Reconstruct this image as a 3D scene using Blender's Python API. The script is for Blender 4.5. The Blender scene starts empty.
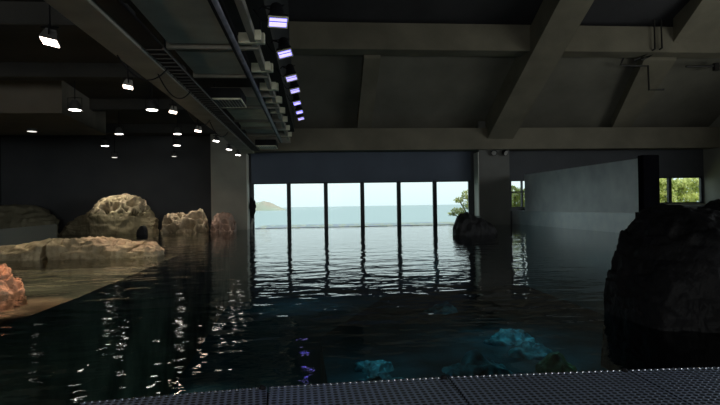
import bpy, bmesh, math, random
from mathutils import Vector, Matrix, Euler, noise

random.seed(7)
S = bpy.context.scene
C = S.collection
F = 534.0
H = 1.23

# ------------------------------------------------------------------ camera
cam_d = bpy.data.cameras.new('camera')
cam = bpy.data.objects.new('camera', cam_d)
C.objects.link(cam)
cam_d.sensor_width = 36.0
cam_d.lens = 36.0 * F / 720.0
cam_d.clip_end = 9000
R = (Matrix.Rotation(math.radians(-5.14), 4, 'Z') @
     Matrix.Rotation(math.radians(90 + 0.33), 4, 'X') @
     Matrix.Rotation(math.radians(-0.95), 4, 'Z'))
cam.matrix_world = Matrix.Translation((0, 0, H)) @ R
S.camera = cam
R3 = R.to_3x3()


def at(px, py, X=None, Y=None, z=None):
    """world point seen at a pixel of the photograph, on a plane X=, Y= or z="""
    d = R3 @ Vector(((px - 360) / F, -(py - 202.5) / F, -1.0))
    if Y is not None:
        t = Y / d.y
    elif X is not None:
        t = X / d.x
    else:
        t = (z - H) / d.z
    return Vector((0, 0, H)) + d * t


# ------------------------------------------------------------------ materials
MATS = {}


def mat(name, col, rough=0.7, metal=0.0, var=0.25, vscale=2.0, bump=0.2, bscale=14.0, spec=0.4, col2=None, coords='Object'):
    if name in MATS:
        return MATS[name]
    m = bpy.data.materials.new(name)
    m.use_nodes = True
    nt = m.node_tree
    b = nt.nodes['Principled BSDF']
    b.inputs['Roughness'].default_value = rough
    b.inputs['Metallic'].default_value = metal
    b.inputs['Specular IOR Level'].default_value = spec
    tc = nt.nodes.new('ShaderNodeTexCoord')
    n = nt.nodes.new('ShaderNodeTexNoise')
    n.inputs['Scale'].default_value = vscale
    n.inputs['Detail'].default_value = 6
    nt.links.new(tc.outputs[coords], n.inputs['Vector'])
    r = nt.nodes.new('ShaderNodeValToRGB')
    c2 = col2 or tuple(c * (1 - var) for c in col)
    c1 = tuple(min(1, c * (1 + var)) for c in col)
    r.color_ramp.elements[0].position = 0.3
    r.color_ramp.elements[1].position = 0.7
    r.color_ramp.elements[0].color = (*c2, 1)
    r.color_ramp.elements[1].color = (*c1, 1)
    nt.links.new(n.outputs['Fac'], r.inputs['Fac'])
    nt.links.new(r.outputs['Color'], b.inputs['Base Color'])
    if bump > 0:
        n2 = nt.nodes.new('ShaderNodeTexNoise')
        n2.inputs['Scale'].default_value = bscale
        n2.inputs['Detail'].default_value = 8
        nt.links.new(tc.outputs[coords], n2.inputs['Vector'])
        bp = nt.nodes.new('ShaderNodeBump')
        bp.inputs['Strength'].default_value = bump
        bp.inputs['Distance'].default_value = 0.05
        nt.links.new(n2.outputs['Fac'], bp.inputs['Height'])
        nt.links.new(bp.outputs['Normal'], b.inputs['Normal'])
    MATS[name] = m
    return m


def emit(name, col, strength):
    if name in MATS:
        return MATS[name]
    m = bpy.data.materials.new(name)
    m.use_nodes = True
    nt = m.node_tree
    b = nt.nodes['Principled BSDF']
    b.inputs['Base Color'].default_value = (0.6, 0.6, 0.6, 1)
    b.inputs['Emission Color'].default_value = (*col, 1)
    b.inputs['Emission Strength'].default_value = strength
    MATS[name] = m
    return m


def mix_transparent(name, tint, gloss_rough=0.0, ior=1.33, haze=0.0, haze_col=(1, 1, 1), normal=None):
    m = bpy.data.materials.new(name)
    m.use_nodes = True
    nt = m.node_tree
    nt.nodes.clear()
    out = nt.nodes.new('ShaderNodeOutputMaterial')
    tr = nt.nodes.new('ShaderNodeBsdfTransparent')
    tr.inputs['Color'].default_value = (*tint, 1)
    gl = nt.nodes.new('ShaderNodeBsdfGlossy')
    gl.inputs['Roughness'].default_value = gloss_rough
    fr = nt.nodes.new('ShaderNodeFresnel')
    fr.inputs['IOR'].default_value = ior
    mx = nt.nodes.new('ShaderNodeMixShader')
    nt.links.new(fr.outputs[0], mx.inputs[0])
    base = tr
    if haze > 0:
        df = nt.nodes.new('ShaderNodeBsdfDiffuse')
        df.inputs['Color'].default_value = (*haze_col, 1)
        m2 = nt.nodes.new('ShaderNodeMixShader')
        m2.inputs[0].default_value = haze
        nt.links.new(tr.outputs[0], m2.inputs[1])
        nt.links.new(df.outputs[0], m2.inputs[2])
        base = m2
    nt.links.new(base.outputs[0], mx.inputs[1])
    nt.links.new(gl.outputs[0], mx.inputs[2])
    nt.links.new(mx.outputs[0], out.inputs[0])
    return m, nt, fr, gl


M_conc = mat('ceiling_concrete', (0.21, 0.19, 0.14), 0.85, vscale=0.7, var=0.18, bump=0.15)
M_roof = mat('roof_deck', (0.19, 0.18, 0.145), 0.9, vscale=0.5, var=0.2, bump=0.1)
M_roof_shade = mat('shaded_roof_deck', (0.05, 0.05, 0.055), 0.9, vscale=0.5, var=0.2, bump=0.1)  # roof deck copy with the upper shade painted into its colour
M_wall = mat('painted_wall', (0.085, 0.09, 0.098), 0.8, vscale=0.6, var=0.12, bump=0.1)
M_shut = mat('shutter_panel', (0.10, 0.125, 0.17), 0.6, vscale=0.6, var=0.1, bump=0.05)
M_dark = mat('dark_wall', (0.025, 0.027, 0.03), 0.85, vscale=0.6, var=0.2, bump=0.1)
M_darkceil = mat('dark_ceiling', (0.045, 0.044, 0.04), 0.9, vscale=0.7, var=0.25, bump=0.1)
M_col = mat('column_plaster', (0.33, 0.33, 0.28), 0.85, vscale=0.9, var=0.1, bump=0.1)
M_col_shade = mat('column_shaded', (0.19, 0.19, 0.175), 0.85, vscale=0.9, var=0.1, bump=0.1)  # darker copy of the column colour, lack of light painted in
M_highlight = mat('pale_highlight', (0.82, 0.80, 0.70), 0.6, vscale=0.9, var=0.06, bump=0.05)  # pale tone paints the window light on the column sides
M_part = mat('partition_panel', (0.84, 0.89, 0.93), 0.4, vscale=1.2, var=0.12, bump=0.03, spec=0.5)
M_ledge = mat('ledge_tank_wall', (0.84, 0.95, 1.0), 0.25, vscale=2.2, var=0.08, bump=0.03, spec=0.6)
M_black = mat('black_metal', (0.01, 0.01, 0.012), 0.6, vscale=5, var=0.2, bump=0.05, spec=0.15)
M_frame = mat('window_frame_metal', (0.03, 0.035, 0.04), 0.5, vscale=5, var=0.1, bump=0.0)
M_steel = mat('gantry_paint', (0.34, 0.32, 0.27), 0.6, vscale=1.5, var=0.2, bump=0.08)
M_panel = mat('gantry_panel', (0.48, 0.47, 0.42), 0.65, vscale=1.2, var=0.2, bump=0.08)
M_cream = mat('cream_bracket', (0.80, 0.78, 0.60), 0.6, vscale=3, var=0.15, bump=0.05)
M_silver = mat('silver_tube', (0.55, 0.55, 0.58), 0.35, metal=0.7, vscale=3, var=0.15, bump=0.05)
M_tube = mat('dull_tube', (0.16, 0.16, 0.19), 0.5, metal=0.3, vscale=3, var=0.3, bump=0.05)
M_house = mat('lamp_housing', (0.10, 0.10, 0.10), 0.5, vscale=6, var=0.2, bump=0.05)
M_house_l = mat('lamp_housing_grey', (0.42, 0.41, 0.38), 0.5, vscale=6, var=0.2, bump=0.05)
M_pipe = mat('pipe_black', (0.02, 0.018, 0.016), 0.5, vscale=5, var=0.2, bump=0.0)
M_pool = mat('pool_bottom', (0.05, 0.19, 0.27), 0.9, vscale=0.5, var=0.3, bump=0.0)
M_tan = mat('rock_tan', (0.46, 0.38, 0.25), 0.85, vscale=1.6, var=0.25, col2=(0.26, 0.21, 0.13), bump=0.6, bscale=7)
M_hon = mat('rock_honeycomb', (0.50, 0.42, 0.30), 0.9, vscale=1.8, col2=(0.30, 0.25, 0.17), bump=0.6, bscale=9)
M_hon2 = mat('rock_reddish', (0.50, 0.36, 0.29), 0.9, vscale=1.8, col2=(0.27, 0.19, 0.15), bump=0.6, bscale=9)
M_org = mat('rock_orange', (0.58, 0.38, 0.25), 0.8, vscale=2, col2=(0.30, 0.15, 0.085), bump=0.6, bscale=12)
M_olive = mat('rock_olive_light', (0.25, 0.215, 0.135), 0.9, vscale=0.9, col2=(0.13, 0.11, 0.07), bump=0.6, bscale=5)
M_grey = mat('rock_olive', (0.24, 0.22, 0.15), 0.9, vscale=0.9, col2=(0.15, 0.14, 0.09), bump=0.6, bscale=5)
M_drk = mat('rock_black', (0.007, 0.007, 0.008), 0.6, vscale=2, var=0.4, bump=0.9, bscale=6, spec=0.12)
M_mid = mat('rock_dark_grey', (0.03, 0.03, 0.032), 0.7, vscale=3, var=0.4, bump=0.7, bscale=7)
M_shelf = mat('shelf_stone', (0.48, 0.40, 0.27), 0.9, vscale=0.8, col2=(0.10, 0.085, 0.055), bump=0.4, bscale=4)
M_head = mat('headland_slope', (0.20, 0.25, 0.21), 0.95, vscale=0.03, col2=(0.27, 0.25, 0.21), bump=0.0)
M_leaf = mat('leaf_yellow_green', (0.74, 0.76, 0.36), 0.6, vscale=0.9, col2=(0.36, 0.42, 0.14), bump=0.0)
M_leaf2 = mat('leaf_pale_green', (0.60, 0.62, 0.32), 0.6, vscale=0.9, col2=(0.36, 0.42, 0.22), bump=0.0)
M_bark = mat('bark', (0.12, 0.09, 0.06), 0.9, vscale=4, var=0.3, bump=0.3)
M_teal = mat('coral_teal', (0.10, 0.42, 0.50), 0.8, vscale=4.5, col2=(0.012, 0.05, 0.075), bump=0.4, bscale=9)
M_green = mat('coral_green', (0.10, 0.36, 0.14), 0.8, vscale=3.5, col2=(0.01, 0.08, 0.06), bump=0.4, bscale=9)
M_warm = emit('lens_warm', (1.0, 0.80, 0.66), 9)
M_white = emit('lens_white', (1.0, 0.95, 0.86), 7)
M_dim = emit('lens_dim', (1.0, 0.95, 0.85), 1.2)
M_blue = emit('lens_violet', (0.16, 0.14, 0.95), 5.0)
M_lav = emit('lens_lavender', (0.30, 0.26, 0.9), 2.2)


for m_ in (M_leaf, M_leaf2):
    nt = m_.node_tree
    pb_n = nt.nodes['Principled BSDF']
    tl = nt.nodes.new('ShaderNodeBsdfTranslucent')
    mx_ = nt.nodes.new('ShaderNodeMixShader')
    mx_.inputs[0].default_value = 0.5
    src_ = pb_n.inputs['Base Color'].links[0].from_socket
    nt.links.new(src_, tl.inputs['Color'])
    nt.links.new(pb_n.outputs[0], mx_.inputs[1])
    nt.links.new(tl.outputs[0], mx_.inputs[2])
    nt.links.new(mx_.outputs[0], nt.nodes['Material Output'].inputs['Surface'])


# ------------------------------------------------------------------ mesh helpers
def link(name, bm, m, parent=None, smooth=False):
    me = bpy.data.meshes.new(name)
    bmesh.ops.recalc_face_normals(bm, faces=bm.faces)
    bm.to_mesh(me)
    bm.free()
    if smooth:
        for p in me.polygons:
            p.use_smooth = True
    me.materials.append(m)
    o = bpy.data.objects.new(name, me)
    C.objects.link(o)
    if parent is not None:
        o.parent = parent
    return o


def box(bm, x0, x1, y0, y1, z0, z1, mx=None, bevel=0.0):
    r = bmesh.ops.create_cube(bm, size=1.0)
    vs = r['verts']
    T = Matrix.Translation(((x0 + x1) / 2, (y0 + y1) / 2, (z0 + z1) / 2)) @ Matrix.Diagonal((x1 - x0, y1 - y0, z1 - z0, 1))
    bmesh.ops.transform(bm, matrix=T, verts=vs)
    if bevel > 0:
        es = list({e for v in vs for e in v.link_edges})
        g = bmesh.ops.bevel(bm, geom=es, offset=bevel, segments=2, affect='EDGES')
        vs = list({v for f in g['faces'] for v in f.verts} | {v for v in vs if v.is_valid})
    if mx is not None:
        bmesh.ops.transform(bm, matrix=mx, verts=vs)
    return vs


def hexa(bm, low, up):
    """solid from a bottom quad and a top quad"""
    a = [bm.verts.new(p) for p in low]
    b = [bm.verts.new(p) for p in up]
    bm.faces.new(a)
    bm.faces.new(b[::-1])
    n = len(a)
    for i in range(n):
        bm.faces.new((a[i], a[(i + 1) % n], b[(i + 1) % n], b[i]))


def tube(bm, pts, r, n=8):
    pts = [Vector(p) for p in pts]
    rings = []
    for i, p in enumerate(pts):
        d = (pts[min(i + 1, len(pts) - 1)] - pts[max(i - 1, 0)]).normalized()
        a = d.cross(Vector((0, 0, 1)))
        if a.length < 1e-3:
            a = Vector((1, 0, 0))
        a.normalize()
        b = d.cross(a).normalized()
        rings.append([bm.verts.new(p + (a * math.cos(t) + b * math.sin(t)) * r)
                      for t in [2 * math.pi * k / n for k in range(n)]])
    for i in range(len(rings) - 1):
        for k in range(n):
            bm.faces.new((rings[i][k], rings[i][(k + 1) % n], rings[i + 1][(k + 1) % n], rings[i + 1][k]))
    bm.faces.new(rings[0])
    bm.faces.new(rings[-1])


def lathe(bm, prof, n=20, mx=None):
    rings = []
    for (r, z) in prof:
        rings.append([bm.verts.new((r * math.cos(2 * math.pi * k / n), r * math.sin(2 * math.pi * k / n), z)) for k in range(n)])
    for i in range(len(rings) - 1):
        for k in range(n):
            bm.faces.new((rings[i][k], rings[i][(k + 1) % n], rings[i + 1][(k + 1) % n], rings[i + 1][k]))
    bm.faces.new(rings[0])
    bm.faces.new(rings[-1])
    if mx is not None:
        bmesh.ops.transform(bm, matrix=mx, verts=[v for r in rings for v in r])


def tag(o, label=None, cat=None, group=None, kind=None):
    if label:
        o['label'] = label
    if cat:
        o['category'] = cat
    if group:
        o['group'] = group
    if kind:
        o['kind'] = kind
    return o


def empty(name, loc, rot=None):
    o = bpy.data.objects.new(name, None)
    o.empty_display_size = 0.2
    C.objects.link(o)
    o.location = loc
    if rot is not None:
        o.rotation_euler = rot
    return o


def struct(name, bm, m, label, cat):
    return tag(link(name, bm, m), label, cat, kind='structure')


# ------------------------------------------------------------------ the room
YB = 31.0       # the window wall
wl = at(253, 205, Y=YB).x
wr = at(470, 205, Y=YB).x
wt = at(360, 181.9, Y=YB).z
ws = at(360, 224.0, Y=YB).z
w2 = (at(511, 205, Y=YB).x, at(541, 205, Y=YB).x)
w2z = (at(517, 208, Y=YB).z, at(517, 180, Y=YB).z)
w3 = (at(640, 205, Y=YB).x, at(703.5, 205, Y=YB).x)
w3z = (at(685, 203.5, Y=YB).z, at(685, 176.5, Y=YB).z)
XL, XR, ZT = -17.0, at(704, 190, Y=YB).x, 24.0
YF = -9.0

bm = bmesh.new()
d0, d1 = YB, YB + 0.35
box(bm, XL, wl, d0, d1, -4, ZT)
box(bm, wl, wr, d0, d1, -4, -0.12)
box(bm, wl, wr, d0, d1, wt + 0.9, ZT)
box(bm, wr, w2[0], d0, d1, -4, ZT)
box(bm, w2[0], w2[1], d0, d1, -4, w2z[0])
box(bm, w2[0], w2[1], d0, d1, w2z[1], ZT)
box(bm, w2[1], w3[0], d0, d1, -4, ZT)
box(bm, w3[0], w3[1], d0, d1, -4, w3z[0])
box(bm, w3[0], w3[1], d0, d1, w3z[1], ZT)
box(bm, w3[1], XR + 0.4, d0, d1, -4, ZT)
struct('wall_back', bm, M_wall, 'dark grey painted wall around the sea windows at the far end', 'wall')

bm = bmesh.new()
box(bm, wl - 0.05, wr + 0.05, YB - 0.12, YB + 0.3, wt, at(360, 152.5, Y=YB).z)
struct('trim_1', bm, M_shut, 'blue grey flush panel above the six pane sea window', 'panel')

bm = bmesh.new()
box(bm, XL - 0.3, XL, YF, YB + 0.35, -4, 6)
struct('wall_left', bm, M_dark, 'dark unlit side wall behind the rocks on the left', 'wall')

# right wall: two unseen openings added for the side fill light
bm = bmesh.new()
RO = [(-6.0, 6.0), (8.0, 20.0)]
oz0, oz1 = 2.2, 6.2
box(bm, XR, XR + 0.4, YF, YB, -4, oz0)
box(bm, XR, XR + 0.4, YF, YB, oz1, ZT)
ys = [YF] + [v for r in RO for v in r] + [YB]
for i in range(0, len(ys), 2):
    box(bm, XR, XR + 0.4, ys[i], ys[i + 1], oz0, oz1)
struct('wall_right', bm, M_col, 'plain plaster side wall at the far right beside the leafy window', 'wall')

bm = bmesh.new()
BO = (-9.0, 4.0, 0.6, 4.6)  # opening added behind the camera for the rear fill light
box(bm, XL - 0.3, BO[0], YF - 0.3, YF, -4, ZT)
box(bm, BO[1], XR + 0.4, YF - 0.3, YF, -4, ZT)
box(bm, BO[0], BO[1], YF - 0.3, YF, -4, BO[2])
box(bm, BO[0], BO[1], YF - 0.3, YF, BO[3], ZT)
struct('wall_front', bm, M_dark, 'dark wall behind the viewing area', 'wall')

# pool basin
XP = 11.9
bm = bmesh.new()
box(bm, XL, XP + 0.6, 2.6, YB, -4.4, -4.0)
struct('floor', bm, M_pool, 'dark blue bottom of the deep pool', 'pool floor')
bm = bmesh.new()
box(bm, XL, XR, YF, 2.5, -4.4, -0.25)
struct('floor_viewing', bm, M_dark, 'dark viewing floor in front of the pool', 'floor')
bm = bmesh.new()
box(bm, XP + 0.7, XR, 2.5, YB, -4.4, 0.90)
struct('floor_deck', bm, M_dark, 'raised deck behind the pale partition on the right', 'floor')

# tank wall with ledge, and the partition standing on it
lz = at(620, 213.2, X=XP).z
bm = bmesh.new()
box(bm, XP, XP + 0.7, 2.6, YB, -4, lz, bevel=0.02)
struct('wall_ledge', bm, M_ledge, 'blue grey water stained tank wall rising from the pool below the partition', 'pool wall')
pa, pb = at(524.4, 174.7, X=XP + 0.12), at(638.4, 158.4, X=XP + 0.12)
bm = bmesh.new()
hexa(bm, [(XP + 0.12, pa.y, lz), (XP + 0.12, pb.y, lz), (XP + 0.66, pb.y, lz), (XP + 0.66, pa.y, lz)],
     [(XP + 0.12, pa.y, pa.z), (XP + 0.12, pb.y, pb.z), (XP + 0.66, pb.y, pb.z), (XP + 0.66, pa.y, pa.z)])
struct('wall_partition', bm, M_part, 'pale grey blank partition standing on the tank wall at right', 'partition')
bm = bmesh.new()
pe = at(639, 155.5, Y=pb.y - 0.1)
pe2 = at(655.5, 155.5, Y=pb.y - 0.1)
box(bm, pe.x, pe2.x, pb.y - 0.32, pb.y, 0.0, pe.z, bevel=0.02)
box(bm, XP - 0.06, pe.x, pb.y - 0.32, pb.y - 0.02, lz - 0.25, lz + 0.05)
struct('trim_2', bm, mat('shaded_black', (0.006, 0.006, 0.008), 0.9, vscale=3, var=0.2, bump=0.0, spec=0.0), 'shaded end of the pale partition, painted black, above the big black rock', 'partition end')  # unlit end face of the partition, its shade painted black

# columns
g_lo_ = 4.2
bm = bmesh.new()
cl0, cl1 = at(211, 190, Y=30), at(246.5, 190, Y=30)
box(bm, cl0.x, cl1.x, 30, YB, -4, 6, bevel=0.02)
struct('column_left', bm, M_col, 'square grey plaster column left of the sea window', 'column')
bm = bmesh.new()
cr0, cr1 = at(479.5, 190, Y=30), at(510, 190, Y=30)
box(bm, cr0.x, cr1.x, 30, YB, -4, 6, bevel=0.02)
struct('column_right', bm, M_col_shade, 'square dark column between the sea window and the pale partition', 'column')

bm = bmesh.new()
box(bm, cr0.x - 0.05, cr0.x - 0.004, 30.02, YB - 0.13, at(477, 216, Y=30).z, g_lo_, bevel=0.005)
struct('trim_15', bm, M_highlight, 'pale strip painting the window light on the side of the right column', 'reveal')  # added strip, stands in for the sky-lit column face
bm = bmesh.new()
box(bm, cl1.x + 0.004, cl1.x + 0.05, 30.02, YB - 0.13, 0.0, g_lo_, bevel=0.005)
struct('trim_16', bm, M_highlight, 'pale strip painting the window light on the side of the left column', 'reveal')

# girders across the hall
g_lo = at(340, 151, Y=30).z
g_hi = at(340, 129.3, Y=30).z
bm = bmesh.new()
box(bm, at(247, 140, Y=30).x, XR, 29.6, 30.6, g_lo, g_hi, bevel=0.03)
struct('trim_3', bm, M_conc, 'low concrete girder running over the windows', 'girder')
u_lo = at(340, 49.0, Y=24.4).z
u_hi = at(340, 22, Y=24.4).z
bm = bmesh.new()
box(bm, -3, XR, 24.4, 25.44, u_lo, u_hi, bevel=0.02)
struct('trim_4', bm, M_conc, 'high concrete girder crossing under the roof near the top', 'girder')

# sloping roof and its beams
SL = 0.62


def beam(bm, xa, xb, ya, z_a, yb, dx, depth, dw=0.0):
    zb = z_a + SL * (ya - yb)
    lo = [(xa, ya, z_a), (xb, ya, z_a), (xb + dx + dw, yb, zb), (xa + dx - dw, yb, zb)]
    up = [(x, y, z + depth) for (x, y, z) in lo]
    hexa(bm, lo, up)


bm = bmesh.new()
zr = g_hi + 0.45


def zroof(y):
    return zr + SL * (30 - y)


hexa(bm, [(-1.0, 31.2, zroof(31.2)), (XR + .4, 31.2, zroof(31.2)), (XR + .4, 25.4, zroof(25.4)), (-1.0, 25.4, zroof(25.4))],
     [(-1.0, 31.2, zroof(31.2) + .3), (XR + .4, 31.2, zroof(31.2) + .3), (XR + .4, 25.4, zroof(25.4) + .3), (-1.0, 25.4, zroof(25.4) + .3)])
struct('ceiling', bm, M_roof, 'sloping roof deck between the two girders', 'ceiling')
bm = bmesh.new()
zh0, zh1 = u_hi + 0.05, 21.0
hexa(bm, [(-1.0, 25.5, zh0), (XR + .4, 25.5, zh0), (XR + .4, YF, zh1), (-1.0, YF, zh1)],
     [(-1.0, 25.5, zh0 + .3), (XR + .4, 25.5, zh0 + .3), (XR + .4, YF, zh1 + .3), (-1.0, YF, zh1 + .3)])
struct('ceiling_high', bm, M_roof_shade, 'upper part of the roof painted black for shade at the top of the picture', 'ceiling')
bm = bmesh.new()
b0, b1 = at(486, 141.5, Y=29.8), at(511.5, 141.5, Y=29.8)
zz = at(498, 141.5, Y=29.8).z
beam(bm, b0.x, b1.x, 29.8, zz, 14.0, 1.2, 1.4)
struct('trim_5', bm, M_conc, 'broad sloping concrete roof beam rising from the right column', 'roof beam')
bm = bmesh.new()
b0, b1 = at(357, 131, Y=29.9), at(371, 131, Y=29.9)
beam(bm, b0.x, b1.x, 29.9, at(364, 131.5, Y=29.9).z, 25.3, 0.0, 0.7)
struct('trim_6', bm, M_conc, 'slim sloping concrete beam above the middle of the sea window', 'roof beam')
bm = bmesh.new()
b0, b1 = at(611, 130, Y=29.9), at(629, 130, Y=29.9)
beam(bm, b0.x, b1.x, 29.9, at(620, 130, Y=29.9).z, 25.3, -0.6, 0.8, 0.3)
struct('trim_7', bm, M_conc, 'slim sloping concrete beam near the right end of the low girder', 'roof beam')
bm = bmesh.new()
beam(bm, 17.6, 19.4, 24.4, u_lo + 0.5, 16.0, -0.2, 1.6)
struct('trim_8', bm, M_conc, 'brown sloping beam in the top right corner above the high girder', 'roof beam')

# low dark ceiling over the left bay
ZC = 5.35
bm = bmesh.new()
box(bm, XL, -0.9, YF, YB, ZC, ZC + 0.3)
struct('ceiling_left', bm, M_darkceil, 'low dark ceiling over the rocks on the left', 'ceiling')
bm = bmesh.new()
box(bm, -1.1, -0.9, YF, YB, ZC, ZT)
struct('wall_bulkhead', bm, M_dark, 'bulkhead wall above the low left ceiling', 'wall')
n = 9
for (yy, dz, x0, x1, lab) in [
        (11.0, 0.45, XL, -3.6, 'first dark cross beam under the low left ceiling, nearest the camera'),
        (15.5, 0.40, XL, -3.6, 'second dark cross beam under the low left ceiling'),
        (20.5, 0.40, XL, -3.6, 'third dark cross beam under the low left ceiling'),
        (26.5, 0.45, XL, -3.6, 'farthest dark cross beam under the low left ceiling')]:
    bm = bmesh.new()
    box(bm, x0, x1, yy, yy + 0.5, ZC - dz, ZC, bevel=0.02)
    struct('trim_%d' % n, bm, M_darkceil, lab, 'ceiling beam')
    n += 1
# boxed duct hanging under the left ceiling
bm = bmesh.new()
q = [at(-30, 113, z=4.3), at(62, 113, z=4.3), at(106, 135, z=4.3), at(-30, 135, z=4.3)]
hexa(bm, [tuple(v) for v in q], [(v.x, v.y, ZC) for v in q])
tag(link('ceiling_duct', bm, mat('duct_brown', (0.17, 0.15, 0.12), 0.8, vscale=1, var=0.15, bump=0.05)),
    'brown boxed duct with a slanted end under the low left ceiling', 'duct')


# ------------------------------------------------------------------ windows
M_glass, _nt, _fr, _gl = mix_transparent('window_glass', (0.97, 0.99, 0.99), 0.0, 1.12)


def window(name, x0, x1, z0, z1, muls, bars, label, fw=0.06):
    r = empty(name, ((x0 + x1) / 2, YB + 0.1, z0))
    tag(r, label, 'window', kind='structure')
    ox, oy, oz = r.location
    yy0, yy1 = -0.05, 0.07
    bm = bmesh.new()
    box(bm, x0 - ox, x1 - ox, yy0, yy1, z1 - z0 - fw, z1 - z0)
    box(bm, x0 - ox, x1 - ox, yy0, yy1, 0, fw)
    box(bm, x0 - ox, x0 - ox + fw, yy0, yy1, fw, z1 - z0 - fw)
    box(bm, x1 - ox - fw, x1 - ox, yy0, yy1, fw, z1 - z0 - fw)
    link('window_frame', bm, M_frame, r)
    for (mx, w) in muls:
        bm = bmesh.new()
        box(bm, mx - ox - w / 2, mx - ox + w / 2, yy0 - 0.05, yy1, fw * 0.5, z1 - z0 - fw * 0.5)
        link('mullion', bm, M_frame, r)
    for (bx0, bx1, bz) in bars:
        bm = bmesh.new()
        box(bm, bx0 - ox, bx1 - ox, yy0, yy1, bz - z0 - 0.04, bz - z0 + 0.04)
        link('glazing_bar', bm, M_frame, r)
    xs = [x0 + fw] + [v for m_ in muls for v in (m_[0] - m_[1] / 2, m_[0] + m_[1] / 2)] + [x1 - fw]
    for i in range(0, len(xs), 2):
        bm = bmesh.new()
        box(bm, xs[i] - ox, xs[i + 1] - ox, 0.0, 0.02, fw, z1 - z0 - fw)
        link('window_pane', bm, M_glass, r)
    return r


muls = [(at(p, 205, Y=YB + .05).x, 0.23) for p in (289, 326, 362.5, 399, 435)]
window('window_1', wl, wr, -0.12, wt, muls, [], 'wide window of six panes looking out over the sea')
window('window_2', w2[0], w2[1], w2z[0], w2z[1], [(at(522.5, 205, Y=YB).x, 0.09)],
       [(w2[0], w2[1], at(517, 192, Y=YB).z)], 'small leafy window between the right column and the pale partition', 0.07)
window('window_3', w3[0], w3[1], w3z[0], w3z[1], [(at(670.5, 205, Y=YB).x, 0.2)], [],
       'two pane leafy window right of the shaded partition end', 0.09)
bm = bmesh.new()
box(bm, w3[0], w3[1] + 0.2, YB - 0.3, YB + 0.05, w3z[0] - 0.12, w3z[0])
struct('trim_13', bm, M_col, 'pale sill under the two pane leafy window', 'sill')

# mosaic overflow kerb at the foot of the sea window
m = bpy.data.materials.new('mosaic_tiles')
m.use_nodes = True
nt = m.node_tree
b = nt.nodes['Principled BSDF']
tc = nt.nodes.new('ShaderNodeTexCoord')
tmap = nt.nodes.new('ShaderNodeMapping')
tmap.inputs['Scale'].default_value = (0.5, 0.09, 0.5)
nt.links.new(tc.outputs['Object'], tmap.inputs['Vector'])
vo = nt.nodes.new('ShaderNodeTexVoronoi')
vo.inputs['Scale'].default_value = 7.0
vo.inputs['Randomness'].default_value = 0.15
rp = nt.nodes.new('ShaderNodeValToRGB')
rp.color_ramp.interpolation = 'CONSTANT'
els = rp.color_ramp.elements
els[0].color = (0.10, 0.22, 0.24, 1)
els[1].position = 0.3
els[1].color = (0.30, 0.33, 0.12, 1)
e = els.new(0.55)
e.color = (0.16, 0.20, 0.34, 1)
e = els.new(0.8)
e.color = (0.42, 0.42, 0.22, 1)
sep = nt.nodes.new('ShaderNodeSeparateColor')
nt.links.new(tmap.outputs[0], vo.inputs['Vector'])
nt.links.new(vo.outputs['Color'], sep.inputs[0])
nt.links.new(sep.outputs[0], rp.inputs['Fac'])
nt.links.new(rp.outputs['Color'], b.inputs['Base Color'])
b.inputs['Roughness'].default_value = 0.3
bm = bmesh.new()
box(bm, wl + 0.08, wr - 0.08, YB + 0.135, 36.0, -0.11, 0.02)
struct('trim_14', bm, m, 'speckled mosaic tile overflow ledge outside along the foot of the sea window', 'tiled ledge')

# ------------------------------------------------------------------ water
M_water, nt, fr, gl = mix_transparent('pool_water', (0.78, 0.85, 0.84), 0.0, 1.52)
tc = nt.nodes.new('ShaderNodeTexCoord')


def wnode(sx, sy, rot, scale, detail):
    mp = nt.nodes.new('ShaderNodeMapping')
    mp.inputs['Scale'].default_value = (sx, sy, 1)
    mp.inputs['Rotation'].default_value = (0, 0, rot)
    no = nt.nodes.new('ShaderNodeTexNoise')
    no.inputs['Scale'].default_value = scale
    no.inputs['Detail'].default_value = detail
    no.inputs['Roughness'].default_value = 0.45
    nt.links.new(tc.outputs['Object'], mp.inputs['Vector'])
    nt.links.new(mp.outputs[0], no.inputs['Vector'])
    return no


n1 = wnode(0.6, 1.0, 0.12, 1.7, 2.0)
n2 = wnode(0.6, 1.0, -0.2, 4.5, 2.0)
ad = nt.nodes.new('ShaderNodeMath')
ad.operation = 'MULTIPLY_ADD'
ad.inputs[1].default_value = 0.40
nt.links.new(n2.outputs['Fac'], ad.inputs[0])
nt.links.new(n1.outputs['Fac'], ad.inputs[2])
bp = nt.nodes.new('ShaderNodeBump')
bp.inputs['Strength'].default_value = 1.0
bp.inputs['Distance'].default_value = 0.022
nt.links.new(ad.outputs[0], bp.inputs['Height'])
nt.links.new(bp.outputs[0], fr.inputs['Normal'])
nt.links.new(bp.outputs[0], gl.inputs['Normal'])
bm = bmesh.new()
vs = [bm.verts.new(p) for p in [(XL, 2.55, 0), (XP, 2.55, 0), (XP, YB + 0.13, 0), (XL, YB + 0.13, 0)]]
bm.faces.new(vs)
water = link('pool_water', bm, M_water)
tag(water, 'dark rippled pool water reflecting the windows and lamps', 'water', kind='stuff')

# shallow stone shelf under the water on the left
edge = [at(p[0], p[1], z=-0.22) for p in ((236, 231), (200, 246), (160, 263), (120, 280), (79, 297), (40, 312), (0, 327), (-60, 352), (-130, 385))]
poly = [(-5.0, YB)] + [(e.x, e.y) for e in edge] + [(XL, edge[-1].y), (XL, YB)]
bm = bmesh.new()
hexa(bm, [(x, y, -4.0) for x, y in poly], [(x, y, -0.22) for x, y in poly])
struct('floor_shelf', bm, M_shelf, 'shallow tan stone shelf just under the water on the left', 'pool shelf')


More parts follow.
